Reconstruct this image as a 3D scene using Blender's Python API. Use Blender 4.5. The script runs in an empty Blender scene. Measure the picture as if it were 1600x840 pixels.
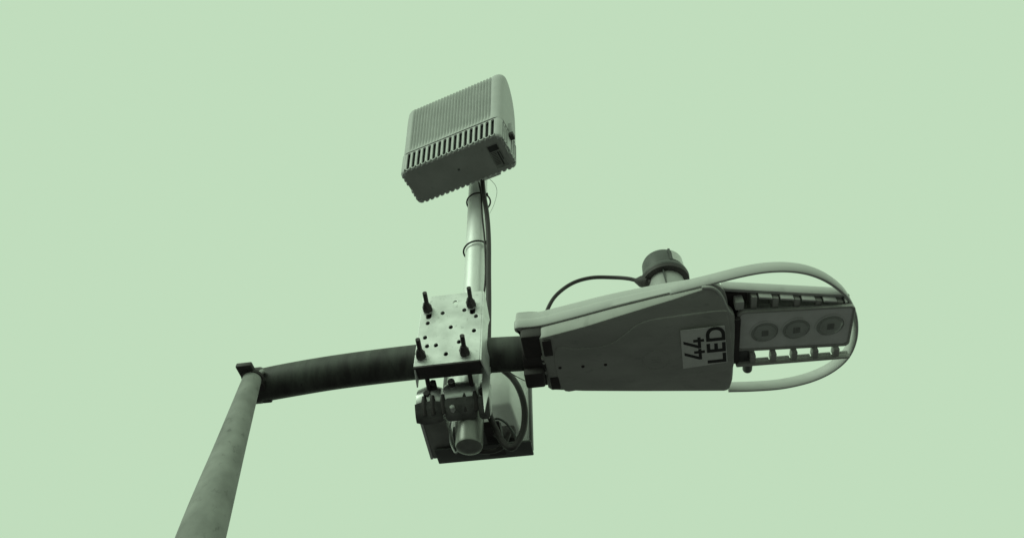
import bpy, bmesh, math, random
from mathutils import Vector, Matrix
random.seed(4)
sc = bpy.context.scene
COL = sc.collection
# ------------------------------------------------------------------ camera
CAMZ = 1.6
cam = bpy.data.cameras.new('camera'); co = bpy.data.objects.new('camera', cam); COL.objects.link(co)
cam.sensor_width = 36; cam.lens = 36 * 1186 / 1600; cam.clip_start = 0.05; cam.clip_end = 500
co.location = (0, 0, CAMZ); co.rotation_euler = (math.radians(90 + 50), 0, 0)
sc.camera = co
# ------------------------------------------------------------------ sky and sun (overcast, flat pale green)
SKY = (0.531, 0.723, 0.509)
w = bpy.data.worlds.new('World'); sc.world = w; w.use_nodes = True
nt = w.node_tree; nt.nodes.clear()
out = nt.nodes.new('ShaderNodeOutputWorld'); bg = nt.nodes.new('ShaderNodeBackground')
tc = nt.nodes.new('ShaderNodeTexCoord'); sp = nt.nodes.new('ShaderNodeSeparateXYZ')
rp = nt.nodes.new('ShaderNodeValToRGB')
rp.color_ramp.elements[0].position = 0.42; rp.color_ramp.elements[0].color = (0.060, 0.070, 0.058, 1)
rp.color_ramp.elements[1].position = 0.56; rp.color_ramp.elements[1].color = (*SKY, 1)
mr = nt.nodes.new('ShaderNodeMapRange'); mr.inputs['From Min'].default_value = -1; mr.inputs['From Max'].default_value = 1
nt.links.new(tc.outputs['Generated'], sp.inputs[0]); nt.links.new(sp.outputs['Z'], mr.inputs['Value'])
nt.links.new(mr.outputs['Result'], rp.inputs['Fac']); nt.links.new(rp.outputs['Color'], bg.inputs['Color'])
bg.inputs['Strength'].default_value = 1.0
nt.links.new(bg.outputs[0], out.inputs['Surface'])
sl = bpy.data.lights.new('sun', 'SUN'); sl.energy = 1.1; sl.angle = math.radians(30); sl.color = (0.80, 1.0, 0.78)
so = bpy.data.objects.new('sun', sl); COL.objects.link(so)
sd = Vector((-0.80, -0.52, 0.60)).normalized()           # direction towards the sun
so.rotation_euler = sd.to_track_quat('Z', 'Y').to_euler()
sc.view_settings.view_transform = 'Standard'; sc.view_settings.look = 'None'
sc.view_settings.exposure = 0; sc.view_settings.gamma = 1

# ------------------------------------------------------------------ materials
def mat(name, c, rough=0.5, metal=0.0, ns=30.0, amt=0.15, bump=0.0, stretch=(1, 1, 1), c2=None, spots=0.0, coat=0.0):
    m = bpy.data.materials.new(name); m.use_nodes = True
    t = m.node_tree; b = t.nodes['Principled BSDF']
    if not isinstance(c, tuple): c = (c, c, c)
    if c2 is None: c2 = tuple(x * (1 - amt) for x in c); c1 = tuple(min(1, x * (1 + amt)) for x in c)
    else: c1 = c
    g = t.nodes.new('ShaderNodeTexCoord'); mp = t.nodes.new('ShaderNodeMapping'); mp.inputs['Scale'].default_value = stretch
    t.links.new(g.outputs['Object'], mp.inputs['Vector'])
    n = t.nodes.new('ShaderNodeTexNoise'); n.inputs['Scale'].default_value = ns; n.inputs['Detail'].default_value = 6
    t.links.new(mp.outputs[0], n.inputs['Vector'])
    r = t.nodes.new('ShaderNodeValToRGB')
    r.color_ramp.elements[0].position = 0.33; r.color_ramp.elements[0].color = (*c2, 1)
    r.color_ramp.elements[1].position = 0.68; r.color_ramp.elements[1].color = (*c1, 1)
    t.links.new(n.outputs['Fac'], r.inputs['Fac'])
    colour = r.outputs['Color']
    if spots:                                             # dirt specks and stains
        n2 = t.nodes.new('ShaderNodeTexNoise'); n2.inputs['Scale'].default_value = ns * 3.7; n2.inputs['Detail'].default_value = 3
        t.links.new(mp.outputs[0], n2.inputs['Vector'])
        r2 = t.nodes.new('ShaderNodeValToRGB'); r2.color_ramp.elements[0].position = 0.60; r2.color_ramp.elements[0].color = (1, 1, 1, 1)
        r2.color_ramp.elements[1].position = 0.75; r2.color_ramp.elements[1].color = (1 - spots,) * 3 + (1,)
        t.links.new(n2.outputs['Fac'], r2.inputs['Fac'])
        mx = t.nodes.new('ShaderNodeMix'); mx.data_type = 'RGBA'; mx.blend_type = 'MULTIPLY'; mx.inputs['Factor'].default_value = 1
        t.links.new(colour, mx.inputs['A']); t.links.new(r2.outputs['Color'], mx.inputs['B']); colour = mx.outputs['Result']
    t.links.new(colour, b.inputs['Base Color'])
    rr = t.nodes.new('ShaderNodeMapRange'); rr.inputs['To Min'].default_value = max(0.05, rough - 0.08); rr.inputs['To Max'].default_value = min(1, rough + 0.1)
    t.links.new(n.outputs['Fac'], rr.inputs['Value']); t.links.new(rr.outputs['Result'], b.inputs['Roughness'])
    b.inputs['Metallic'].default_value = metal
    if coat: b.inputs['Coat Weight'].default_value = coat
    if bump:
        bp = t.nodes.new('ShaderNodeBump'); bp.inputs['Strength'].default_value = bump; bp.inputs['Distance'].default_value = 0.002
        t.links.new(n.outputs['Fac'], bp.inputs['Height']); t.links.new(bp.outputs[0], b.inputs['Normal'])
    return m
M = {
 'sensor':  mat('sensor_base_plastic', (.40, .40, .39), .5, 0, 25, .1, spots=.2),
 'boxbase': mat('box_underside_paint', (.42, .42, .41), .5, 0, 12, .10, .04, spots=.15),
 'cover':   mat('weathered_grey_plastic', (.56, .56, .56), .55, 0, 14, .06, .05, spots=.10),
 'alu':     mat('painted_cast_aluminium', (.62, .62, .62), .5, 0, 22, .08, .05, spots=.12),
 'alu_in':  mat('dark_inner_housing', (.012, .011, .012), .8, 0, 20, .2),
 'galv':    mat('galvanised_steel', (.80, .80, .80), .40, .50, 18, .16, .12, spots=.30),
 'galvp':   mat('galvanised_pole', (.93, .93, .93), .46, .35, 45, .06, .08, (1, 1, .25), spots=.12),
 'mast':    mat('weathered_mast_paint', (.285, .285, .275), .75, 0, 17, .24, .4, (1, 1, .7), spots=.32),
 'arm':     mat('black_weathered_arm', (.085, .089, .081), .60, 0, 15, .3, .35, (2.4, 1, .55), c2=(.028, .024, .025), spots=.4),
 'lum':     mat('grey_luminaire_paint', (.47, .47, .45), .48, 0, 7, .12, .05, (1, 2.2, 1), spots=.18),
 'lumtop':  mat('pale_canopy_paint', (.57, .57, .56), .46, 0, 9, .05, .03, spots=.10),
 'black':   mat('black_rubber', (.045, .036, .039), .6, 0, 40, .2),
 'blacks':  mat('black_steel', (.050, .040, .043), .5, .2, 50, .25, .1),
 'dark':    mat('dark_grey_plastic', (.10, .10, .10), .5, 0, 30, .15),
 'hsink':   mat('heat_sink_grey', (.30, .30, .29), .5, .2, 30, .15),
 'board':   mat('lens_board_plastic', (.93, .94, .92), .3, 0, 20, .1),
 'sticker': mat('label_vinyl', (.90, .90, .88), .4, 0, 60, .05, spots=.06),
 'ink':     mat('black_print', (.03, .028, .03), .5, 0, 60, .1),
 'inkgrey': mat('grey_print', (.16, .16, .16), .5, 0, 60, .1),
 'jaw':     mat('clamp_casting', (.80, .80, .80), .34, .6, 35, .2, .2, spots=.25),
 'jawshade': mat('shaded_clamp_casting', (.15, .145, .145), .42, .3, 30, .35, .3, spots=.4),  # clamp casting with the underside shade put into its colour
 'poleshade':  mat('shaded_pole_end', (.24, .24, .23), .38, .6, 35, .2, .1, (1, 1, .3), spots=.3),  # pole metal darkened in colour for the shaded lower end
 'panel':   mat('panel_plastic', (.90, .90, .89), .5, 0, 16, .06, spots=.08),
 'window':  mat('photocell_window', (.62, .62, .60), .25, 0, 30, .08),
 'wire':    mat('pale_wire', (.42, .42, .42), .4, .2, 30, .1),
}
lm = bpy.data.materials.new('clear_lens'); lm.use_nodes = True
b_ = lm.node_tree.nodes['Principled BSDF']; b_.inputs['Base Color'].default_value = (.8, .82, .8, 1); b_.inputs['Roughness'].default_value = .08
b_.inputs['Transmission Weight'].default_value = .85; b_.inputs['IOR'].default_value = 1.45
nn = lm.node_tree.nodes.new('ShaderNodeTexNoise'); nn.inputs['Scale'].default_value = 90
bb = lm.node_tree.nodes.new('ShaderNodeBump'); bb.inputs['Strength'].default_value = .05; lm.node_tree.links.new(nn.outputs['Fac'], bb.inputs['Height']); lm.node_tree.links.new(bb.outputs[0], b_.inputs['Normal'])
M['lens'] = lm

# ------------------------------------------------------------------ frames (all heights are above the camera, converted to world by +CAMZ)
AX = math.radians(-8.7); OX, OY = .076, 1.459
def L(u, v, z):                                           # arm frame: u along the arm, v away from the street
    return Vector((OX + u * math.cos(AX) - v * math.sin(AX), OY + u * math.sin(AX) + v * math.cos(AX), z + CAMZ))
BX = math.radians(-24.5)
def K(a, b, z):                                           # radio box frame, leaning a little
    a = -.012 + a * 1.053 - .055 * (z - 2.27) * (1 - a / .374)
    return Vector((-.388 + a * math.cos(BX) - b * math.sin(BX), 1.459 + a * math.sin(BX) + b * math.cos(BX), z + CAMZ))
U = L(1, 0, 0) - L(0, 0, 0); V = L(0, 1, 0) - L(0, 0, 0); Z = Vector((0, 0, 1))

# ------------------------------------------------------------------ helpers
def link(name, me, m, parent=None, smooth=True, angle=35):
    """one mesh object; the mesh comes in world coordinates and is moved into its thing's frame"""
    o = bpy.data.objects.new(name, me); COL.objects.link(o)
    me.materials.clear(); me.materials.append(M[m] if isinstance(m, str) else m)
    for p in me.polygons: p.material_index = 0
    if smooth:
        me.shade_smooth() if hasattr(me, 'shade_smooth') else None
        if me.name.startswith('sheet'): angle = 14
        try: me.set_sharp_from_angle(angle=math.radians(angle))
        except Exception: pass
    if parent is not None:
        root = parent
        while root.parent: root = root.parent
        me.transform(Matrix.Translation(-root.location)); o.parent = parent
    return o
def from_bm(name, bm, m, parent=None, **k):
    bmesh.ops.recalc_face_normals(bm, faces=bm.faces)
    me = bpy.data.meshes.new(name); bm.to_mesh(me); bm.free()
    return link(name, me, m, parent, **k)
def thing(name, label, cat, loc, group=None):
    o = bpy.data.objects.new(name, None); COL.objects.link(o); o.location = loc; o.empty_display_size = .05
    o['label'] = label; o['category'] = cat
    if group: o['group'] = group
    return o
def tag(o, label, cat, group=None):
    o['label'] = label; o['category'] = cat
    if group: o['group'] = group
    return o
def origin_to(o, p):
    o.data.transform(Matrix.Translation(-Vector(p))); o.location = p; return o
def box_bm(bm, fr, u0, u1, v0, v1, z0, z1, bev=0.0, seg=2):
    b2 = bmesh.new(); vs = [b2.verts.new(fr(u, v, z)) for u in (u0, u1) for v in (v0, v1) for z in (z0, z1)]
    for f in ((0, 1, 3, 2), (4, 6, 7, 5), (0, 4, 5, 1), (2, 3, 7, 6), (0, 2, 6, 4), (1, 5, 7, 3)): b2.faces.new([vs[i] for i in f])
    bmesh.ops.recalc_face_normals(b2, faces=b2.faces)
    if bev: bmesh.ops.bevel(b2, geom=b2.edges[:], offset=bev, segments=seg, profile=.5, affect='EDGES')
    me = bpy.data.meshes.new('t'); b2.to_mesh(me); b2.free(); bm.from_mesh(me); bpy.data.meshes.remove(me)
def boxes(name, fr, lst, m, parent=None, bev=.002, **k):
    bm = bmesh.new()
    for b in lst: box_bm(bm, fr, *b, bev=bev)
    return from_bm(name, bm, m, parent, **k)
def catmull(pts, n=8, closed=False):
    pts = [Vector(p) for p in pts]; out = []; N = len(pts)
    rng = range(N if closed else N - 1)
    for i in rng:
        if closed: p0, p1, p2, p3 = pts[(i - 1) % N], pts[i], pts[(i + 1) % N], pts[(i + 2) % N]
        else: p0, p1, p2, p3 = pts[max(i - 1, 0)], pts[i], pts[i + 1], pts[min(i + 2, N - 1)]
        for k in range(n):
            t = k / n
            out.append(.5 * ((2 * p1) + (-p0 + p2) * t + (2 * p0 - 5 * p1 + 4 * p2 - p3) * t * t + (-p0 + 3 * p1 - 3 * p2 + p3) * t ** 3))
    if not closed: out.append(pts[-1])
    return out
def tube_bm(bm, pts, rad, seg=16, cap=True, closed=False):
    pts = [Vector(p) for p in pts]; n = len(pts)
    if not hasattr(rad, '__len__'): rad = [rad] * n
    rings = []; ref = None
    for i, p in enumerate(pts):
        a = pts[i - 1] if (i > 0 or closed) else p; b = pts[(i + 1) % n] if (i < n - 1 or closed) else p
        d = (b - a).normalized()
        if ref is None: ref = d.orthogonal().normalized()
        ref = (ref - d * ref.dot(d)).normalized(); s = d.cross(ref)
        rings.append([bm.verts.new(p + (ref * math.cos(2 * math.pi * k / seg) + s * math.sin(2 * math.pi * k / seg)) * rad[i]) for k in range(seg)])
    m = n if closed else n - 1
    for i in range(m):
        r0, r1 = rings[i], rings[(i + 1) % n]
        for k in range(seg): bm.faces.new((r0[k], r0[(k + 1) % seg], r1[(k + 1) % seg], r1[k]))
    if cap and not closed: bm.faces.new(rings[0][::-1]); bm.faces.new(rings[-1])
def tube(name, pts, rad, m, parent=None, seg=16, smooth_pts=0, closed=False, **k):
    if smooth_pts: 
        if hasattr(rad, '__len__'):
            q = catmull([(r, 0, 0) for r in rad], smooth_pts); rad = [x.x for x in q]
        pts = catmull(pts, smooth_pts, closed)
    bm = bmesh.new(); tube_bm(bm, pts, rad, seg, True, closed); return from_bm(name, bm, m, parent, **k)
def lathe_bm(bm, c, axis, prof, seg=40):
    """prof: (radius, height along axis)"""
    axis = Vector(axis).normalized(); a = axis.orthogonal().normalized(); b = axis.cross(a); c = Vector(c); rings = []
    for r, h in prof:
        if r < 1e-6: rings.append([bm.verts.new(c + axis * h)])
        else: rings.append([bm.verts.new(c + axis * h + (a * math.cos(2 * math.pi * k / seg) + b * math.sin(2 * math.pi * k / seg)) * r) for k in range(seg)])
    for r0, r1 in zip(rings, rings[1:]):
        for k in range(seg):
            q = [r0[k % len(r0)], r0[(k + 1) % len(r0)], r1[(k + 1) % len(r1)], r1[k % len(r1)]]
            q = [x for i, x in enumerate(q) if x not in q[:i]]
            if len(q) > 2: bm.faces.new(q)
    for r in (rings[0], rings[-1]):
        if len(r) > 1: bm.faces.new(r)
def lathe(name, c, axis, prof, m, parent=None, seg=40, **k):
    bm = bmesh.new(); lathe_bm(bm, c, axis, prof, seg); return from_bm(name, bm, m, parent, **k)
def sheet_me(outline, holes, fn, depth, bev=.001, res=1):
    """outline and holes in 2D (x, y), filled and thickened by depth; fn maps (x, y, d) to world, d in 0..depth"""
    cu = bpy.data.curves.new('c', 'CURVE'); cu.dimensions = '2D'; cu.fill_mode = 'BOTH'
    cu.extrude = max(depth / 2 - bev, 0); cu.bevel_depth = bev; cu.bevel_resolution = res; cu.offset = -bev
    for ring in [outline] + list(holes):
        s = cu.splines.new('POLY'); s.points.add(len(ring) - 1); s.use_cyclic_u = True
        for p, q in zip(s.points, ring): p.co = (q[0], q[1], 0, 1)
    o = bpy.data.objects.new('t', cu); COL.objects.link(o)
    dg = bpy.context.evaluated_depsgraph_get(); dg.update()
    me = bpy.data.meshes.new_from_object(o.evaluated_get(dg)); bpy.data.objects.remove(o); bpy.data.curves.remove(cu); me.name = 'sheet'
    for v in me.vertices: v.co = fn(v.co.x, v.co.y, v.co.z + depth / 2)
    bm = bmesh.new(); bm.from_mesh(me); bmesh.ops.remove_doubles(bm, verts=bm.verts, dist=1e-6)
    bmesh.ops.recalc_face_normals(bm, faces=bm.faces); bm.to_mesh(me); bm.free()
    return me
def circ(x, y, r, n=18, ry=None):
    ry = ry or r; return [(x + r * math.cos(2 * math.pi * k / n), y + ry * math.sin(2 * math.pi * k / n)) for k in range(n)]
def slot(x0, y0, x1, y1, r, n=8):
    """stadium between two points"""
    a = math.atan2(y1 - y0, x1 - x0); out = []
    for k in range(n + 1): t = a - math.pi / 2 + math.pi * k / n; out.append((x1 + r * math.cos(t), y1 + r * math.sin(t)))
    for k in range(n + 1): t = a + math.pi / 2 + math.pi * k / n; out.append((x0 + r * math.cos(t), y0 + r * math.sin(t)))
    return out
def rrect(x0, x1, y0, y1, r, n=5):
    out = []
    for cx, cy, a in ((x1 - r, y1 - r, 0), (x0 + r, y1 - r, 90), (x0 + r, y0 + r, 180), (x1 - r, y0 + r, 270)):
        for k in range(n + 1):
            t = math.radians(a + 90 * k / n); out.append((cx + r * math.cos(t), cy + r * math.sin(t)))
    return out
def text_me(s, size, fn, depth=.0006, bold=.0, sx=1.0):
    cu = bpy.data.curves.new('t', 'FONT'); cu.body = s; cu.size = size; cu.offset = bold; cu.extrude = depth / 2; cu.align_x = 'CENTER'; cu.align_y = 'CENTER'
    cu.space_character = 1.08
    o = bpy.data.objects.new('t', cu); COL.objects.link(o)
    dg = bpy.context.evaluated_depsgraph_get(); dg.update()
    me = bpy.data.meshes.new_from_object(o.evaluated_get(dg)); bpy.data.objects.remove(o); bpy.data.curves.remove(cu)
    for v in me.vertices: v.co = fn(v.co.x * sx, v.co.y, v.co.z)
    return me

# ================================================================== lamp post: tapered mast, head block, arm
post = thing('lamp_post', 'weathered grey lamp post with a black horizontal arm and square black head block', 'lamp post', (-.42, 1.12, 0))
top = Vector((-.678, 1.492, 1.335 + CAMZ)); low = Vector((-.586, 1.307, .769 + CAMZ))
mp_ = [top, top.lerp(low, .5), low, Vector((-.525, 1.20, .40 + CAMZ)), Vector((-.47, 1.13, -.15 + CAMZ)), Vector((-.43, 1.12, -.9 + CAMZ)), Vector((-.42, 1.12, 0))]
tube('mast', mp_, [.0236, .0335, .0445, .0515, .060, .066, .070], 'mast', post, 40, 8)
# head block: an open square plate box the mast is welded into
boxes('head_block', L, [(-.780, -.738, -.128, -.062, 1.336, 1.350)], 'black', post, .003)
lathe('weld_collar', top + Vector((0, 0, .0)), (0, 0, 1), [(.0240, -.004), (.0285, -.001), (.029, .006), (.024, .010)], 'blacks', post)
arm = [L(-.80, .012, 1.392), L(-.70, .004, 1.396), L(-.55, -.003, 1.401), L(-.35, -.004, 1.405), L(-.15, -.004, 1.402), L(.03, -.002, 1.391)]
tube('arm', arm, [.0455, .0465, .0465, .047, .047, .0455], 'arm', post, 48, 8)
lathe('arm_flange', L(-.782, .010, 1.394), U, [(.030, -.028), (.048, -.026), (.050, -.018), (.050, .006), (.0465, .012)], 'blacks', post)
lathe('bolt', L(-.752, -.042, 1.388), L(-.3, -.9, .0) - L(0, 0, 0), [(0, 0), (.008, 0), (.010, .003), (.009, .007), (.005, .009), (0, .009)], 'mast', post, 12)
boxes('saddle_lug', L, [(-.772, -.744, -.05, .040, 1.352, 1.372)], 'blacks', post, .004)

# ================================================================== street light luminaire
lum = thing('street_light', 'grey LED luminaire with an oval guard hoop and 44 LED sticker at the arm end', 'street light', L(0, 0, 1.398))
BOT = 1.340
def lerp_tab(tab, x):
    for (x0, y0), (x1, y1) in zip(tab, tab[1:]):
        if x <= x1: t = max(0, (x - x0) / (x1 - x0)); return y0 + (y1 - y0) * t
    return tab[-1][1]
near = [(.008, -.106), (.10, -.124), (.187, -.143), (.30, -.164), (.38, -.177), (.42, -.184), (.440, -.180), (.458, -.160), (.470, -.128), (.484, -.110), (.492, -.104)]
far = [(.008, .092), (.10, .112), (.25, .136), (.40, .158), (.470, .168), (.482, .166), (.492, .130)]
znear = [(.008, BOT + .002), (.15, BOT + .004), (.26, BOT + .013), (.34, BOT + .020), (.40, BOT + .029), (.44, BOT + .030), (.47, BOT + .016), (.492, BOT + .010)]
us = [.008 + .002 * 0, .012, .016, .03, .06, .10, .14, .18, .22, .26, .30, .34, .38, .41, .42, .43, .44, .449, .458, .464, .470, .477, .484, .489, .492]
bm = bmesh.new(); rings = []
for i, u in enumerate(us):
    vn, vf, zn = lerp_tab(near, u), lerp_tab(far, u), lerp_tab(znear, u)
    e = {0: .006, 1: .002}.get(i, 0) + {len(us) - 1: .006, len(us) - 2: .002}.get(i, 0)   # rounded ends
    e2 = 0
    ring = [(vn + e, 1.379), (vn + e, zn + .004), (vn + e + .0015, zn + .001 + e), (vn + e + .004, zn + e)]
    for t in (.15, .32, .5, .68, .85):
        v = vn + (vf - vn) * t; k = max(0, 1 - t / .34)
        ring.append((v, BOT + (zn - BOT) * k ** 1.2 + e))
    ring += [(vf - e - .012, BOT + e), (vf - e - .005, BOT + .002 + e), (vf - e - .001, BOT + .007), (vf - e, BOT + .014), (vf - e, 1.379)]
    rings.append([bm.verts.new(L(u, v, z)) for v, z in ring])
for r0, r1 in zip(rings, rings[1:]):
    n = len(r0)
    for k in range(n): bm.faces.new((r0[k], r0[(k + 1) % n], r1[(k + 1) % n], r1[k]))
bm.faces.new(rings[0]); bm.faces.new(rings[-1][::-1])
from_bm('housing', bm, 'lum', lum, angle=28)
tube('corner_lip', [L(.415, -.186, 1.3745), L(.440, -.1825, 1.373), L(.458, -.163, 1.368), L(.471, -.130, 1.361), L(.480, -.104, 1.356)], .0042, 'lumtop', lum, 10, 6)
# gasket between housing and canopy
gk = [(.018, -.100), (.19, -.136), (.34, -.162), (.42, -.176), (.450, -.160), (.465, -.12), (.478, .15), (.25, .125), (.02, .085)]
link('gasket', sheet_me(gk, [], lambda x, y, d: L(x, y, 1.377 + d), .008, .0005), 'black', lum)
# canopy
cano = catmull([(-.048, -.1130, 0), (.008, -.1125, 0), (.10, -.1290, 0), (.187, -.1475, 0), (.30, -.168, 0), (.38, -.181, 0), (.43, -.187, 0), (.462, -.172, 0), (.478, -.135, 0), (.484, -.06, 0), (.488, .08, 0), (.486, .165, 0), (.470, .185, 0), (.38, .175, 0), (.25, .148, 0), (.10, .122, 0), (.004, .105, 0), (-.006, .085, 0), (-.010, .0, 0), (-.020, -.060, 0), (-.045, -.088, 0), (-.054, -.100, 0)], 6, True)
bm = bmesh.new(); rings = []
N = len(cano)
def canoh(u):
    t = min(1, max(0, (u + .055) / .50)); return .060 * (1 - .43 * t) + .012 * math.sin(math.pi * t) ** .8
for ins, k in ((.006, 0), (.0015, .0), (0, .03), (0, .40), (.0008, .46), (.0030, .50), (.0034, .55), (.0045, .82), (.0075, .93), (.014, .99), (.022, 1.0)):
    ring = []
    for i in range(N):
        p = cano[i]; d = (cano[(i + 1) % N] - cano[i - 1]).normalized(); nx, ny = -d.y, d.x       # inward for a counter-clockwise loop
        ins_ = min(ins, .006 + .016 * min(1, max(0, (p.x + .01) / .05)))
        ring.append(bm.verts.new(L(p.x + nx * ins_, p.y + ny * ins_, 1.3825 + canoh(p.x) * k)))
    rings.append(ring)
for r0, r1 in zip(rings, rings[1:]):
    for k in range(N): bm.faces.new((r0[k], r0[(k + 1) % N], r1[(k + 1) % N], r1[k]))
bm.faces.new(rings[0]); bm.faces.new(rings[-1][::-1])
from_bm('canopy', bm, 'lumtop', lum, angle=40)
# guard hoop: flat strap bent round the lamp head
hp = catmull([(.34, -.168, 0), (.40, -.180, 0), (.437, -.1865, 0), (.512, -.2005, 0), (.57, -.205, 0), (.625, -.198, 0), (.675, -.179, 0), (.722, -.145, 0), (.765, -.095, 0), (.793, -.035, 0), (.806, .03, 0), (.806, .085, 0), (.795, .130, 0), (.770, .167, 0), (.735, .194, 0), (.690, .212, 0), (.630, .2215, 0), (.56, .219, 0), (.492, .2115, 0)], 8)
bm = bmesh.new(); pr = []
for i, p in enumerate(hp):
    a = hp[max(i - 1, 0)]; b = hp[min(i + 1, len(hp) - 1)]; d = (b - a).normalized(); nrm = Vector((d.y, -d.x, 0))
    z0 = 1.379; z1 = 1.379 + .033
    q = []
    for o_, z in ((.000, z0), (.0045, z0), (.0065, z0 + .0025), (.0065, z1 - .0015), (.005, z1), (0, z1), (-.0025, z1 - .003), (-.0025, z0 + .003)):
        q.append(bm.verts.new(L(p.x + nrm.x * o_, p.y + nrm.y * o_, z)))
    pr.append(q)
for r0, r1 in zip(pr, pr[1:]):
    for k in range(8): bm.faces.new((r0[k], r0[(k + 1) % 8], r1[(k + 1) % 8], r1[k]))
bm.faces.new(pr[0]); bm.faces.new(pr[-1][::-1])
from_bm('guard_hoop', bm, 'lumtop', lum, angle=50)
# embossed gear cover on the underside
po = [(.042, -.060), (.10, -.058), (.155, -.057), (.19, -.067), (.222, -.090), (.250, -.112), (.285, -.123), (.35, -.125), (.462, -.123), (.474, -.10), (.486, .0), (.490, .070), (.46, .083), (.40, .088), (.349, .091), (.28, .100), (.20, .112), (.10, .098), (.045, .086)]
po = catmull([(x, y, 0) for x, y in po], 5, True)
def under(x, y):
    """height of the housing underside"""
    vn, vf, zn = lerp_tab(near, x), lerp_tab(far, x), lerp_tab(znear, x)
    t = (y - vn) / (vf - vn); return BOT + (zn - BOT) * max(0, 1 - max(0, t) / .34) ** 1.2
pad = link('gear_cover', sheet_me([(p.x, p.y) for p in po], [], lambda x, y, d: L(x, y, under(x, y) - .0024 + d), .010, .0020, 3), 'lum', lum, angle=60)
link('emboss_ring', sheet_me(circ(.295, .012, .036, 40), [circ(.295, .012, .0335, 40)], lambda x, y, d: L(x, y, BOT - .0036 + d), .0016, .0006), 'lum', lum)
bm = bmesh.new()
for s in (-.010, .0, .010): box_bm(bm, L, .283, .307, .012 + s - .002, .012 + s + .002, BOT - .0034, BOT - .002, .0005, 1)
from_bm('cast_mark', bm, 'lum', lum)
for x, y in ((.048, .003), (.107, .007), (.165, .009)):
    lathe('screw', L(x, y, BOT - .0042), (0, 0, 1), [(0, .001), (.002, .001), (.0025, 0), (.0038, 0), (.0044, .0012), (.0044, .003)], 'blacks', lum, 14)
for c in ((.0135, .036, -.100, -.044), (.0175, .041, .040, .086)):
    boxes('recess_shade', L, [(*c, BOT - .0032, BOT + .01)], 'black', lum, .002)  # black blocks paint the shade of the corner recesses
boxes('hinge', L, [(.004, .012, -.036 + .018 * k, -.026 + .018 * k, BOT + .001, BOT + .03) for k in range(4)], 'lum', lum, .002)
# sticker
st = link('sticker', sheet_me([(.356, -.087), (.464, -.088), (.475, .045), (.362, .053)], [], lambda x, y, d: L(x, y, BOT - .0041 + d), .0008, .0001), 'sticker', lum)
me = text_me('LED', .0647, lambda x, y, d: L(.447 - y - x * .06, -.022 - x, BOT - .0046 + d), .0006, .0014, 1.15)
link('print_word', me, 'ink', st, smooth=False)
four = [(.36, 1), (.545, 1), (.20, .31), (.42, .31), (.42, .52), (.59, .52), (.59, .31), (.72, .31), (.72, .16), (.59, .16), (.59, 0), (.42, 0), (.42, .16), (0, .16), (0, .30)]
for x0 in (-.040, .0015):
    pts = [((x0 + .054 * x), .051 * (y - .5)) for x, y in four]
    link('print_digit', sheet_me(pts, [], lambda x, y, d: L(.3905 - y - x * .06, -.016 - x, BOT - .0046 + d), .0008, .0001), 'ink', st, smooth=False)
# arm socket behind the housing
lathe('arm_socket', L(-.045, -.002, 1.389), U, [(.044, 0), (.0485, .001), (.0495, .006), (.0495, .050), (.0485, .058), (.04, .058)], 'black', lum)
boxes('socket_clamp', L, [(-.040, .014, -.108, .082, 1.350, 1.384)], 'black', lum, .006)
boxes('cable_gland', L, [(-.046, .006, -.005, .052, 1.318, 1.352)], 'black', lum, .007)
# LED head: its near side runs inwards towards the tip
def Hd(u, v, z): return L(u, v + (.19 * (u - .48) * min(1, max(0, (-v - .085) / .045)) if v < -.085 else 0) + .035 * (u - .48), z)
boxes('side_rail', Hd, [(.470, .762, -.160, -.150, 1.388, 1.416)], 'lumtop', lum, .003)
boxes('side_rail', Hd, [(.50, .788, .073, .081, 1.346, 1.361)], 'lum', lum, .003)
boxes('head_roof', Hd, [(.47, .768, -.158, .046, 1.410, 1.420)], 'lumtop', lum, .003)
boxes('head_tip', L, [(.764, .781, -.074, .060, 1.382, 1.412)], 'hsink', lum, .004)
for k in range(5):
    u0 = .536 + .0525 * k
    boxes('cooling_fin', Hd, [(u0, u0 + .014, -.148, -.088, 1.376, 1.412)], 'lum', lum, .0015)
    boxes('cooling_fin', Hd, [(u0 + .000, u0 + .014, .046, .075, 1.350, 1.372)], 'lum', lum, .0015)
for k in range(5):
    u0 = .5535 + .0525 * k
    boxes('cooling_tab', Hd, [(u0, min(u0 + .032, .768), -.153, -.147, 1.371, 1.3885)], 'lumtop', lum, .001)
    boxes('cooling_tab', Hd, [(u0 - .003, min(u0 + .0335, .787), .0735, .0790, 1.3605, 1.3695)], 'lumtop', lum, .002)
boxes('fin_floor', Hd, [(.50, .784, -.148, -.085, 1.402, 1.408)], 'hsink', lum, .001)
SK = .075
BZ = 1.368
link('lens_board', sheet_me(rrect(.508, .784, -.086, .044, .012), [], lambda x, y, d: L(x, y + SK * (x - .60), BZ + d), .016, .003, 2), 'board', lum)
link('board_rim', sheet_me(rrect(.501, .788, -.092, .050, .014), [rrect(.5095, .7825, -.0845, .0425, .011)], lambda x, y, d: L(x, y + SK * (x - .60), BZ - .0035 + d), .010, .002, 2), 'lum', lum)
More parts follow.
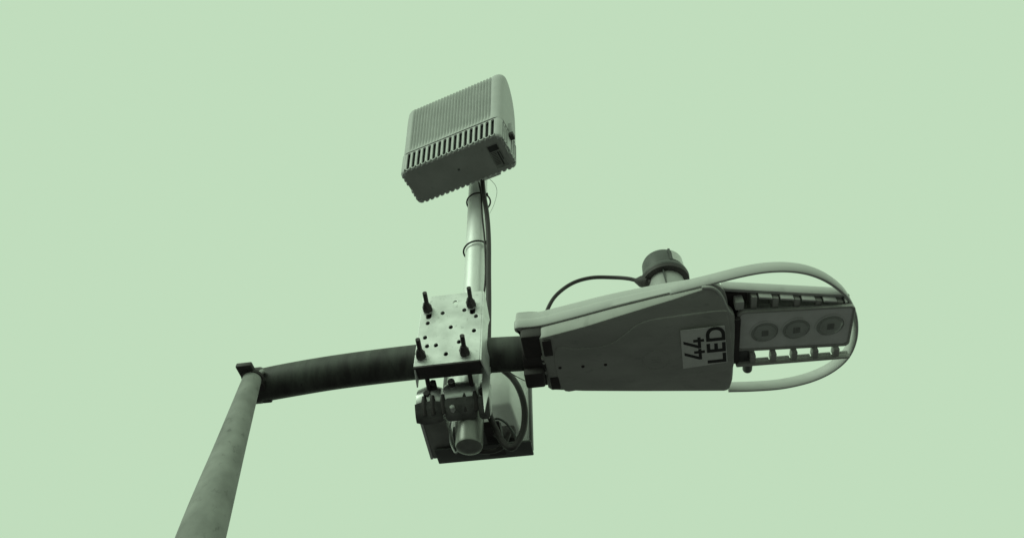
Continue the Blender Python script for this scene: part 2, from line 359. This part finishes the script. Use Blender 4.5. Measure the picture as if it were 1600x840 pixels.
for k, (x, y) in enumerate(((.571, -.0195), (.649, -.0185), (.732, -.0185))):
    ln = lathe('lens', L(x, y, BZ - .0005), (0, 0, -1), [(.0325, -.001), (.0335, .001), (.032, .003), (.0295, .0035), (.027, .008), (.020, .012), (.011, .0145), (0, .015)], 'lens', lum, 36, angle=80)
    lathe('reflector', L(x, y, BZ - .0010), (0, 0, -1), [(.0340, 0), (.0362, .0006), (.0362,   .0022), (.0340, .0026), (.0335, .0005), (.0, .0005)], 'board', ln, 36)
    boxes('led_chip', L, [(x - .0075, x + .0075, y - .008, y + .008, BZ - .0035, BZ - .0018)], 'hsink', ln, .0006)
    lathe('lens_ring', L(x, y, BZ - .0010), (0, 0, -1), [(.0245, .0004), (.0248, .0010), (.0256, .0010), (.0260, .0004)], 'lum', ln, 36)
boxes('neck', L, [(.470, .508, -.085, .075, 1.352, 1.40)], 'blacks', lum, .004)
boxes('neck', L, [(.495, .535, .040, .082, 1.362, 1.40)], 'dark', lum, .004)
boxes('neck', L, [(.470, .530, -.14, -.088, 1.392, 1.406)], 'blacks', lum, .004)
boxes('release_clip', L, [(.495, .517, -.132, -.104, 1.366, 1.396)], 'lumtop', lum, .004)
lathe('release_pin', L(.536, .085, 1.372), V, [(.0125, -.02), (.0125, .036), (.011, .040), (0, .040)], 'dark', lum, 20)
# ------------------------------------------------------------------ photocell on the canopy
pc0 = L(.346, -.105, 1.425)
pcl = thing('light_sensor', 'round dark capped photocell standing on top of the luminaire canopy', 'light sensor', pc0)
pax = (0.0, -.0, 1)
lathe('sensor_base', pc0, pax, [(.053, -.01), (.052, .02), (.047, .060), (.046, .078)], 'sensor', pcl, 48)
lathe('collar', pc0, pax, [(.046, .078), (.0615, .079), (.063, .083), (.0610, .092), (.057, .096), (.050, .097)], 'dark', pcl, 56)
lathe('gasket', pc0, pax, [(.046, .066), (.0615, .068), (.0622, .0785), (.05, .0788)], 'black', pcl, 56)
lathe('cap', pc0, pax, [(.0545, .100), (.0545, .112), (.053, .142), (.050, .149), (.042, .152), (0, .153)], 'dark', pcl, 56, angle=45)
wb = bmesh.new()
def arc_patch(bm, c, r0, r1, a0, a1, z0, z1, n=10):
    pr = []
    for i in range(n + 1):
        a = math.radians(a0 + (a1 - a0) * i / n)
        pr.append([bm.verts.new(c + Vector((r * math.cos(a), r * math.sin(a), z))) for r, z in ((r0, z0), (r1, z0), (r1, z1), (r0, z1))])
    for p, q in zip(pr, pr[1:]):
        for k in range(4): bm.faces.new((p[k], p[(k + 1) % 4], q[(k + 1) % 4], q[k]))
    bm.faces.new(pr[0]); bm.faces.new(pr[-1][::-1])
arc_patch(wb, pc0, .048, .0556, -72, -14, .106, .142)
from_bm('sensor_window', wb, 'window', pcl, angle=30)
for a in (-78, -8):
    nb = bmesh.new(); arc_patch(nb, pc0, .048, .0564, a - 3, a + 3, .102, .146, 3)
    from_bm('grip_rib', nb, 'dark', pcl, angle=30)
boxes('seam_rib', lambda u, v, z: pc0 + Vector((u, v, z)), [(-.016, -.013, -.052, -.045, .0, .075)], 'dark', pcl, .0005)
# its cable
cc = [L(.286, -.118, 1.500), L(.270, -.112, 1.512), L(.250, -.108, 1.527), L(.217, -.1, 1.546), L(.157, -.1, 1.556), L(.104, -.1, 1.543), L(.059, -.1, 1.504), L(.034, -.095, 1.462), L(.022, -.085, 1.425)]
sc_ = tube('sensor_cable', cc, .0052, 'black', None, 12, 8)
origin_to(sc_, L(.298, -.12, 1.49)); tag(sc_, 'thin black cable arching from the photocell plug down to the luminaire canopy', 'cable')
pd = (L(.262, -.11, 1.512) - L(.312, -.122, 1.478)).normalized()
pg = lathe('cable_plug', L(.298, -.119, 1.491), pd, [(.006, -.024), (.010, -.020), (.011, -.006), (.0155, -.002), (.0165, .008), (.015, .020), (.009, .030), (.006, .036)], 'black', None, 20)
pg.data.transform(Matrix.Translation(-sc_.location)); pg.parent = sc_

# ================================================================== upright pole
pt = Vector((-.1285, 1.585, 2.50 + CAMZ)); pb = Vector((-.1090, 1.585, 1.190 + CAMZ))
pole = thing('support_pole', 'bright galvanised upright pole clamped behind the lamp arm carrying the radio box', 'pole', pb)
tube('tube', [pt, pb], .0345, 'galvp', pole, 48)
lathe('shaded_end_cap', pb + Vector((0, 0, .0)), (0, 0, -1), [(.0352, -.105), (.0356, -.100), (.0356, -.002), (.0335, .004), (.029, .007), (.020, .009), (.010, .010), (0, .0102)], 'poleshade', pole, 48)  # rounded pole tip; the darker skin around it is painted shade
for z_ in (2.33, 2.53): boxes('box_bracket', K, [(.225, .295, .150, .19, z_, z_ + .04)], 'galv', pole, .003)

# ================================================================== radio box
box = thing('radio_box', 'ribbed grey radio box with slotted base and arched cover on top of the upright pole', 'radio box', K(.187, .075, 2.27))
SEAM = 2.393
# arched cover
def arch():
    ctl = [(0.0, SEAM), (0, 2.50), (-.001, 2.62), (.000, 2.70), (.007, 2.742), (.024, 2.768), (.052, 2.775), (.082, 2.758), (.108, 2.718), (.129, 2.660), (.143, 2.58), (.148, 2.49), (.149, SEAM)]
    return [(p.x, p.y) for p in catmull([(a, b, 0) for a, b in ctl], 6)]
prof = arch(); LX = .374
ribs = 26; ra0, ra1 = .030, .338
as_ = []
R_ = .026
for k in range(7): ph = math.pi / 2 * k / 6; as_.append((R_ * (1 - math.sin(ph)) * 1.0, R_ * (1 - math.cos(ph))) if 0 else (R_ - R_ * math.cos(math.pi / 2 - ph), R_ - R_ * math.sin(math.pi / 2 - ph)))
stn = []
for k in range(7):
    t = math.pi / 2 * k / 6
    stn.append((R_ * (1 - math.cos(t)), R_ * (1 - math.sin(t)), 0))
nr = ribs * 6
mid = [(ra0 + (ra1 - ra0) * i / nr, 0, max(0, .5 - .5 * math.cos(2 * math.pi * i / 6)) ** 1.3) for i in range(nr + 1)]
stations = stn + mid + [(LX - a, e, 0) for a, e, _ in reversed(stn)]
bm = bmesh.new(); rings = []
cx_, cz_ = .0745, 2.55
for a, ins, rib in stations:
    ring = []
    for i, (b, z) in enumerate(prof):
        p0 = prof[max(i - 1, 0)]; p1 = prof[min(i + 1, len(prof) - 1)]
        tx, tz = p1[0] - p0[0], p1[1] - p0[1]; l = math.hypot(tx, tz); nx, nz = -tz / l, tx / l     # outward
        if i in (0, len(prof) - 1): nz = 0; nx = -1 if i == 0 else 1
        dpt = ins + rib * .0095 * min(1, i / 3, (len(prof) - 1 - i) / 3)
        ring.append(bm.verts.new(K(a, b - nx * dpt, z - nz * dpt)))
    rings.append(ring)
for r0, r1 in zip(rings, rings[1:]):
    n = len(r0)
    for k in range(n): bm.faces.new((r0[k], r0[(k + 1) % n], r1[(k + 1) % n], r1[k]))
# slightly domed end faces
for r, da in ((rings[0], 0), (rings[-1], 0)): bm.faces.new(r)
from_bm('cover', bm, 'cover', box, angle=50)
# base: dark inner tub, slotted grilles on four sides, bottom panel
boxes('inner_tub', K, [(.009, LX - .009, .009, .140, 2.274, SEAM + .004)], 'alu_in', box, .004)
boxes('cover_gasket', K, [(.020, LX - .020, .0006, .1484, SEAM - .0085, SEAM - .0006), (.30, LX - .0006, .020, .129, SEAM - .0085, SEAM - .0006)], 'black', box, .001)
GZ0, GZ1 = 2.268, SEAM - .008
def grille(length, slots_at, sw, r_corner):
    """outline with a scalloped lower edge, and its slots, in (x along, y up from 0)"""
    H = GZ1 - GZ0; o = [(length - r_corner, H), (r_corner, H)]
    lip = sw + .0028
    first = True
    o.append((r_corner, .012))
    for x in slots_at:
        n = 8
        for k in range(n + 1):
            t = math.pi + math.pi * k / n; o.append((x + lip * math.cos(t), .0125 + (lip + .003) * math.sin(t) ))
    o.append((length - r_corner, .012))
    hs = [slot(x, .0125, x, H - .009, sw, 8) for x in slots_at]
    return o, hs
ns = 17; pitch = (.345 - .032) / (ns - 1); sx_ = [.032 + pitch * k for k in range(ns)]
o_, hs = grille(LX, sx_, .0056, .018)
link('front_grille', sheet_me(o_, hs, lambda x, y, d: K(x, d, GZ0 + y), .007, .0012, 2), 'alu', box, angle=50)
link('rear_grille', sheet_me(o_, hs, lambda x, y, d: K(x, .149 - d, GZ0 + y), .007, .0012, 2), 'alu', box, angle=50)
sy_ = [.024, .040, .056, .093, .109, .125]
o_, hs = grille(.149, sy_, .0045, .016)
link('side_grille', sheet_me(o_, hs, lambda x, y, d: K(LX - d, x, GZ0 + y), .007, .0012, 2), 'alu', box, angle=50)
link('side_grille', sheet_me(o_, hs, lambda x, y, d: K(d, x, GZ0 + y), .007, .0012, 2), 'alu', box, angle=50)
# rounded corner posts
for ca, cb, q in ((.018, .018, 180), (LX - .018, .018, 270), (LX - .018, .131, 0), (.018, .131, 90)):
    cp = bmesh.new(); rr_ = []
    for z, dr in [(2.266, -.006), (2.270, -.002), (2.276, 0), (GZ1, 0)]:
        r = .0180 + dr
        rr_.append([cp.verts.new(K(ca + r * math.cos(math.radians(q + 90 * k / 8)), cb + r * math.sin(math.radians(q + 90 * k / 8)), z)) for k in range(9)] + [cp.verts.new(K(ca, cb, z))])
    for r0, r1 in zip(rr_, rr_[1:]):
        for k in range(10): cp.faces.new((r0[k], r0[(k + 1) % 10], r1[(k + 1) % 10], r1[k]))
    cp.faces.new(rr_[0]); cp.faces.new(rr_[-1][::-1])
    from_bm('corner_post', cp, 'alu', box, angle=40)
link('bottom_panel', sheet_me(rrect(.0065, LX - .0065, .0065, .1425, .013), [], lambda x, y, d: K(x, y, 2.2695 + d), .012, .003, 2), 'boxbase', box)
boxes('breather_plug', K, [(.185, .193, .070, .078, 2.2685, 2.2705)], 'dark', box, .0015)
# latch on the end wall
lt = boxes('latch', K, [(LX - .002, LX + .012, .068, .088, 2.372, 2.445)], 'cover', box, .004)
boxes('latch_hook', K, [(LX + .000, LX + .016, .066, .090, 2.352, 2.374)], 'blacks', lt, .003)
# small rating label near the right end of the bottom panel
rl = boxes('rating_label', K, [(.308, .350, .030, .128, 2.2686, 2.2700)], 'sticker' if 0 else 'hsink', box, .0003)
ib = bmesh.new()
for k, (x0, x1, y0, y1) in enumerate([(.313, .331, .062 + .006 * j, .064 + .006 * j) for j in range(9)] + [(.334, .339, .064, .12), (.342, .345, .064, .10)] + [(.312, .346, .034, .057)]):
    box_bm(ib, K, x0, x1, y0, y1, 2.2680, 2.2685, 0)
from_bm('label_print', ib, 'ink', rl, smooth=False)

# ================================================================== mounting bracket clamped to arm and pole
brk = thing('mounting_bracket', 'bright perforated clamp plate with four black bolts fixed across the lamp arm', 'bracket', L(-.235, -.01, 1.36))
def F(x, y, d): return L(x, -.078 + d, y)                # front plate plane: x = u, y = height
po = [(-.3185, 1.3185), (-.148, 1.3185), (-.1475, 1.400), (-.1475, 1.573), (-.153, 1.580), (-.312, 1.580), (-.3185, 1.573)]
def hp_(cx, cy):                                          # plate hole from the zoomed photo grid
    u = -.3185 + (cx - 95) / (615 - 95) * .171; z = 1.580 - (cy - 118) / (680 - 118) * .2615
    return u, z
holes = []
for cx, cy in ((285, 280), (468, 262), (568, 317), (168, 360), (365, 400), (558, 435), (160, 477), (185, 545), (257, 540), (442, 520), (345, 610)):
    u, z = hp_(cx, cy + (cx - 350) * .07); holes.append(circ(u, z, .0058, 16, .0068))
for u, z in ((-.298, 1.523), (-.177, 1.523)): holes.append(slot(u + .004, z - .026, u + .004, z - .016, .0075))
u, z = hp_(385, 196); holes.append(circ(u, z, .0065, 18, .0075))
link('face_plate', sheet_me(po, holes, F, .005, .001, 2), 'galv', brk, angle=40)
boxes('backing_plate', L, [(-.310, -.155, -.064, -.058, 1.330, 1.545)], 'blacks', brk, .001)
# folded flanges
boxes('lower_flange', L, [(-.3185, -.148, -.077, -.030, 1.3145, 1.3195)], 'blacks', brk, .0015)  # same folded sheet, coloured black to paint its downward-facing shade
sf = [(.0, 1.3185), (.047, 1.30), (.040, 1.40), (.028, 1.41), (.030, 1.47), (.038, 1.50), (.004, 1.578), (.0, 1.578)]
link('side_flange', sheet_me([(a, b) for a, b in sf], [], lambda x, y, d: L(-.1475 + d + x * .30, -.077 + x, y), .004, .0008), 'galv', brk)
link('side_flange', sheet_me([(0, 1.3185), (.047, 1.29), (.040, 1.40), (.030, 1.50), (0, 1.578)], [], lambda x, y, d: L(-.3185 + d, -.077 + x, y), .004, .0008), 'galv', brk)
bolts = [(-.298, 1.523), (-.177, 1.523), (-.300, 1.348), (-.186, 1.344)]
bd = (L(-.10, -.93, .10) - L(0, 0, 0)).normalized()
for i, (u, z) in enumerate(bolts):
    c = L(u, -.078, z)
    bt = tube('bolt', [c + V * .13 - Z * .035, c + V * .05 - Z * .005, c, c - V * .062 + Z * .004 + U * .004], .0062, 'blacks', brk, 14)
    lathe('nut', c, -V, [(.0085, .000), (.0130, .001), (.0145, .006), (.0145, .012), (.012, .016), (.0085, .026), (.006, .030)], 'black', bt, 6, angle=20)
    lathe('washer', c, -V, [(.006, -.0002), (.0165, -.0002), (.0165, .0018), (.006, .0018)], 'galv', bt, 24)
# rear jaws that grip the pole
def jaw(name, u0, u1, prof, m, chamfer=.012):
    bm = bmesh.new(); rings = []
    cv = sum(p[0] for p in prof) / len(prof); cz = sum(p[1] for p in prof) / len(prof)
    for u, s in ((u0, .82), (u0 + chamfer, 1), (u1 - chamfer, 1), (u1, .82)):
        rings.append([bm.verts.new(L(u, cv + (v - cv) * s, cz + (z - cz) * s)) for v, z in prof])
    n = len(prof)
    for r0, r1 in zip(rings, rings[1:]):
        for k in range(n): bm.faces.new((r0[k], r0[(k + 1) % n], r1[(k + 1) % n], r1[k]))
    bm.faces.new(rings[0]); bm.faces.new(rings[-1][::-1])
    bmesh.ops.recalc_face_normals(bm, faces=bm.faces)
    return from_bm(name, bm, m, brk, angle=32)
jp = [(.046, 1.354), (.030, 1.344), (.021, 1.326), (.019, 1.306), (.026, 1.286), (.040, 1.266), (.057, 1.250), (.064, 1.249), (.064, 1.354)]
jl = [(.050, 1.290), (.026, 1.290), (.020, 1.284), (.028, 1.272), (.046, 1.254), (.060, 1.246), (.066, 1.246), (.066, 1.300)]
jaw('jaw_shade', -.336, -.264, jl, 'jawshade', .022); jaw('jaw_shade', -.257, -.176, [(v - .004, z) for v, z in jl], 'jawshade', .008); jaw('jaw_shade', -.170, -.142, jl, 'jawshade', .006)  # shade on the jaws' downward facets, added as darker blocks
jaw('jaw', -.334, -.269, jp, 'jaw', .020); jaw('jaw', -.262, -.178, [(v - .006, z) for v, z in jp], 'jaw'); jaw('jaw', -.172, -.140, [(v + .004, z) for v, z in jp], 'jaw', .006)
for u, v, z in ((-.238, .040, 1.350),):
    sb_ = lathe('socket_screw', L(u, .020, 1.328), -V, [(.0095, -.01), (.0095, .018), (.0085, .020), (.004, .020), (.004, .016), (0, .016)], 'black', brk, 20)
    lathe('screw_rim', L(u, .020, 1.328), -V, [(.0050, .0198), (.0088, .0198), (.0088, .0208), (.0050, .0208)], 'galv', sb_, 20)
lathe('socket_screw', L(-.288, .026, 1.330), -V, [(.009, -.01), (.009, .010), (.007, .012), (0, .012)], 'black', brk, 20)
lathe('socket_screw', L(-.236, .032, 1.262), -V, [(.007, -.01), (.007, .008), (.005, .010), (0, .010)], 'galv', brk, 6)
for u in (-.312, -.290, -.262, -.205, -.178):
    tube('stud', [L(u, .020, 1.302), L(u + .001, .026, 1.285), L(u + .002, .044, 1.258)], [.0050, .0085, .0060], 'black', brk, 12)
for u, z in ((-.305, 1.34), (-.292, 1.375), (-.158, 1.33), (-.150, 1.365)):
    lathe('hex_head', L(u, .026, z - .03), -V, [(.0095, -.01), (.0105, .008), (.009, .011), (0, .011)], 'black', brk, 6, angle=20)
link('spacer_fin', sheet_me([(0, 1.36), (.022, 1.36), (.022, 1.29), (.010, 1.205), (.001, 1.29)], [], lambda x, y, d: L(-.154 + x, -.010 + d, y), .003, .0006), 'galv', brk)

# ================================================================== panel antenna behind the arm
pn = thing('panel_antenna', 'square pale panel antenna with raised cover hanging behind the arm below the clamp', 'antenna', L(-.19, .25, 1.27))
boxes('back_tray', L, [(-.318, -.060, .236, .258, 1.272, 1.60)], 'panel', pn, .005)
bm = bmesh.new()
q0 = [(-.300, 1.285), (-.076, 1.285), (-.076, 1.585), (-.300, 1.585)]; q1 = [(-.270, 1.385), (-.108, 1.385), (-.108, 1.57), (-.270, 1.57)]
r0 = [bm.verts.new(L(u, .240, z)) for u, z in q0]; r1 = [bm.verts.new(L(u, .178, z)) for u, z in q1]
for k in range(4): bm.faces.new((r0[k], r0[(k + 1) % 4], r1[(k + 1) % 4], r1[k]))
bm.faces.new(r1); bm.faces.new(r0[::-1])
bmesh.ops.recalc_face_normals(bm, faces=bm.faces)
bmesh.ops.bevel(bm, geom=bm.edges[:], offset=.006, segments=3, profile=.5, affect='EDGES')
from_bm('raised_cover', bm, 'panel', pn, angle=40)
boxes('rim', L, [(-.322, -.056, .200, .262, 1.264, 1.272), (-.064, -.056, .228, .262, 1.278, 1.60), (-.322, -.312, .228, .262, 1.278, 1.60)], 'dark', pn, .003)
ua = lambda u, v, z: L(u, v, z + (v - .24) * -.12)
boxes('channel_lip', ua, [(-.342, -.334, .07, .245, 1.270, 1.31)], 'jaw', pn, .0015)
boxes('support_channel', ua, [(-.334, -.272, .10, .245, 1.272, 1.277), (-.278, -.272, .10, .245, 1.277, 1.31)], 'hsink', pn, .0015)
boxes('support_channel', ua, [(-.175, -.130, .12, .245, 1.262, 1.267)], 'blacks', pn, .0015)
boxes('pole_shroud', ua, [(-.262, -.130, .150, .205, 1.262, 1.290)], 'dark', pn, .003)
boxes('cable_entry', L, [(-.150, -.100, .20, .245, 1.283, 1.33)], 'black', pn, .008)

# ================================================================== cables
def cable(name, pts, r, m, label, n=8, closed=False, at=0):
    o = tube(name, pts, r, m, None, 12, n, closed); origin_to(o, Vector(pts[at])); tag(o, label, 'cable'); return o
pole_line = [L(-.192, .04, 2.32), L(-.187, .052, 2.250), L(-.172, .052, 2.12), L(-.163, .052, 1.98), L(-.159, .052, 1.81), L(-.155, .052, 1.66), L(-.153, .055, 1.50), L(-.150, .06, 1.40)]
cable('power_cable', pole_line, .0085, 'black', 'thick black cable strapped down the front right of the upright pole')
cable('data_cable', [p + U * -.014 + V * .006 + U * (.004 * math.sin(i * 2.1)) for i, p in enumerate(pole_line)], .0032, 'black', 'thin black data cable running beside the thick cable on the upright pole')
cable('earth_wire', [L(-.165, .02, 2.30), L(-.142, .028, 2.262), L(-.135, .030, 2.215), L(-.145, .036, 2.155), L(-.160, .04, 2.11)], .0009, 'galv', 'fine pale wire bowing out beside the pole just under the radio box')
cable('looped_cable', [L(-.150, .095, 1.50), L(-.132, .11, 1.467), L(-.095, .12, 1.426), L(-.072, .12, 1.371), L(-.061, .12, 1.308), L(-.065, .12, 1.245), L(-.082, .12, 1.203), L(-.099, .12, 1.190), L(-.120, .12, 1.212), L(-.143, .12, 1.265), L(-.160, .12, 1.321), L(-.165, .11, 1.39)], .0088, 'black', 'big black cable loop hanging in front of the panel antenna')
cable('inner_loop', [L(-.160, .13, 1.28), L(-.138, .13, 1.296), L(-.112, .13, 1.277), L(-.090, .13, 1.237), L(-.086, .13, 1.214), L(-.099, .13, 1.206), L(-.120, .13, 1.216), L(-.145, .13, 1.245)], .0030, 'dark', 'small dark cable loop curled inside the big black loop')
cable('coiled_cable', [L(-.245, .15, 1.26), L(-.225, .15, 1.228), L(-.19, .15, 1.212), L(-.150, .15, 1.208), L(-.122, .15, 1.222), L(-.108, .15, 1.26)], .0065, 'black', 'black cable sagging under the lower end of the upright pole')
cable('slack_cord', [L(-.259, .12, 1.32), L(-.261, .12, 1.27), L(-.258, .12, 1.23), L(-.249, .12, 1.203), L(-.241, .12, 1.190), L(-.236, .12, 1.203), L(-.243, .12, 1.245), L(-.246, .12, 1.29)], .0024, 'wire', 'thin pale cord hanging in a narrow loop left of the lower pole end')
cable('drop_wire', [L(-.11, .085, 1.43), L(-.075, .085, 1.395), L(-.035, .085, 1.365)], .0012, 'black', 'fine wire slanting from the arm to the drop by the cable gland', 4)

def tie(name, c, r, tilt, label, rv=.041):
    pts = []
    for k in range(40):
        a = 2 * math.pi * k / 40
        pts.append(Vector(c) + Vector((r * math.cos(a), rv * math.sin(a), tilt[0] * math.cos(a) + tilt[1] * math.sin(a))))
    bm = bmesh.new(); tube_bm(bm, pts, .0030, 8, False, True)
    o = from_bm(name, bm, 'black', None); origin_to(o, Vector(c))
    hd = bmesh.new(); box_bm(hd, lambda u, v, z: Vector(c) + U * u + V * v + Z * z, .030, .040, -.034, -.024, -.006, .004, .001, 1)
    h = from_bm('tie_head', hd, 'black', None); h.data.transform(Matrix.Translation(-o.location)); h.parent = o
    tag(o, label, 'cable tie', 'cable ties round the pole'); return o
tie('cable_tie', (-.121, 1.583, 2.262 + CAMZ), .0425, (.004, .0), 'upper black cable tie round the pole just under the radio box')
tie('cable_tie', (-.119, 1.583, 1.982 + CAMZ), .0425, (.008, .0), 'lower black cable tie round the pole midway to the clamp plate')
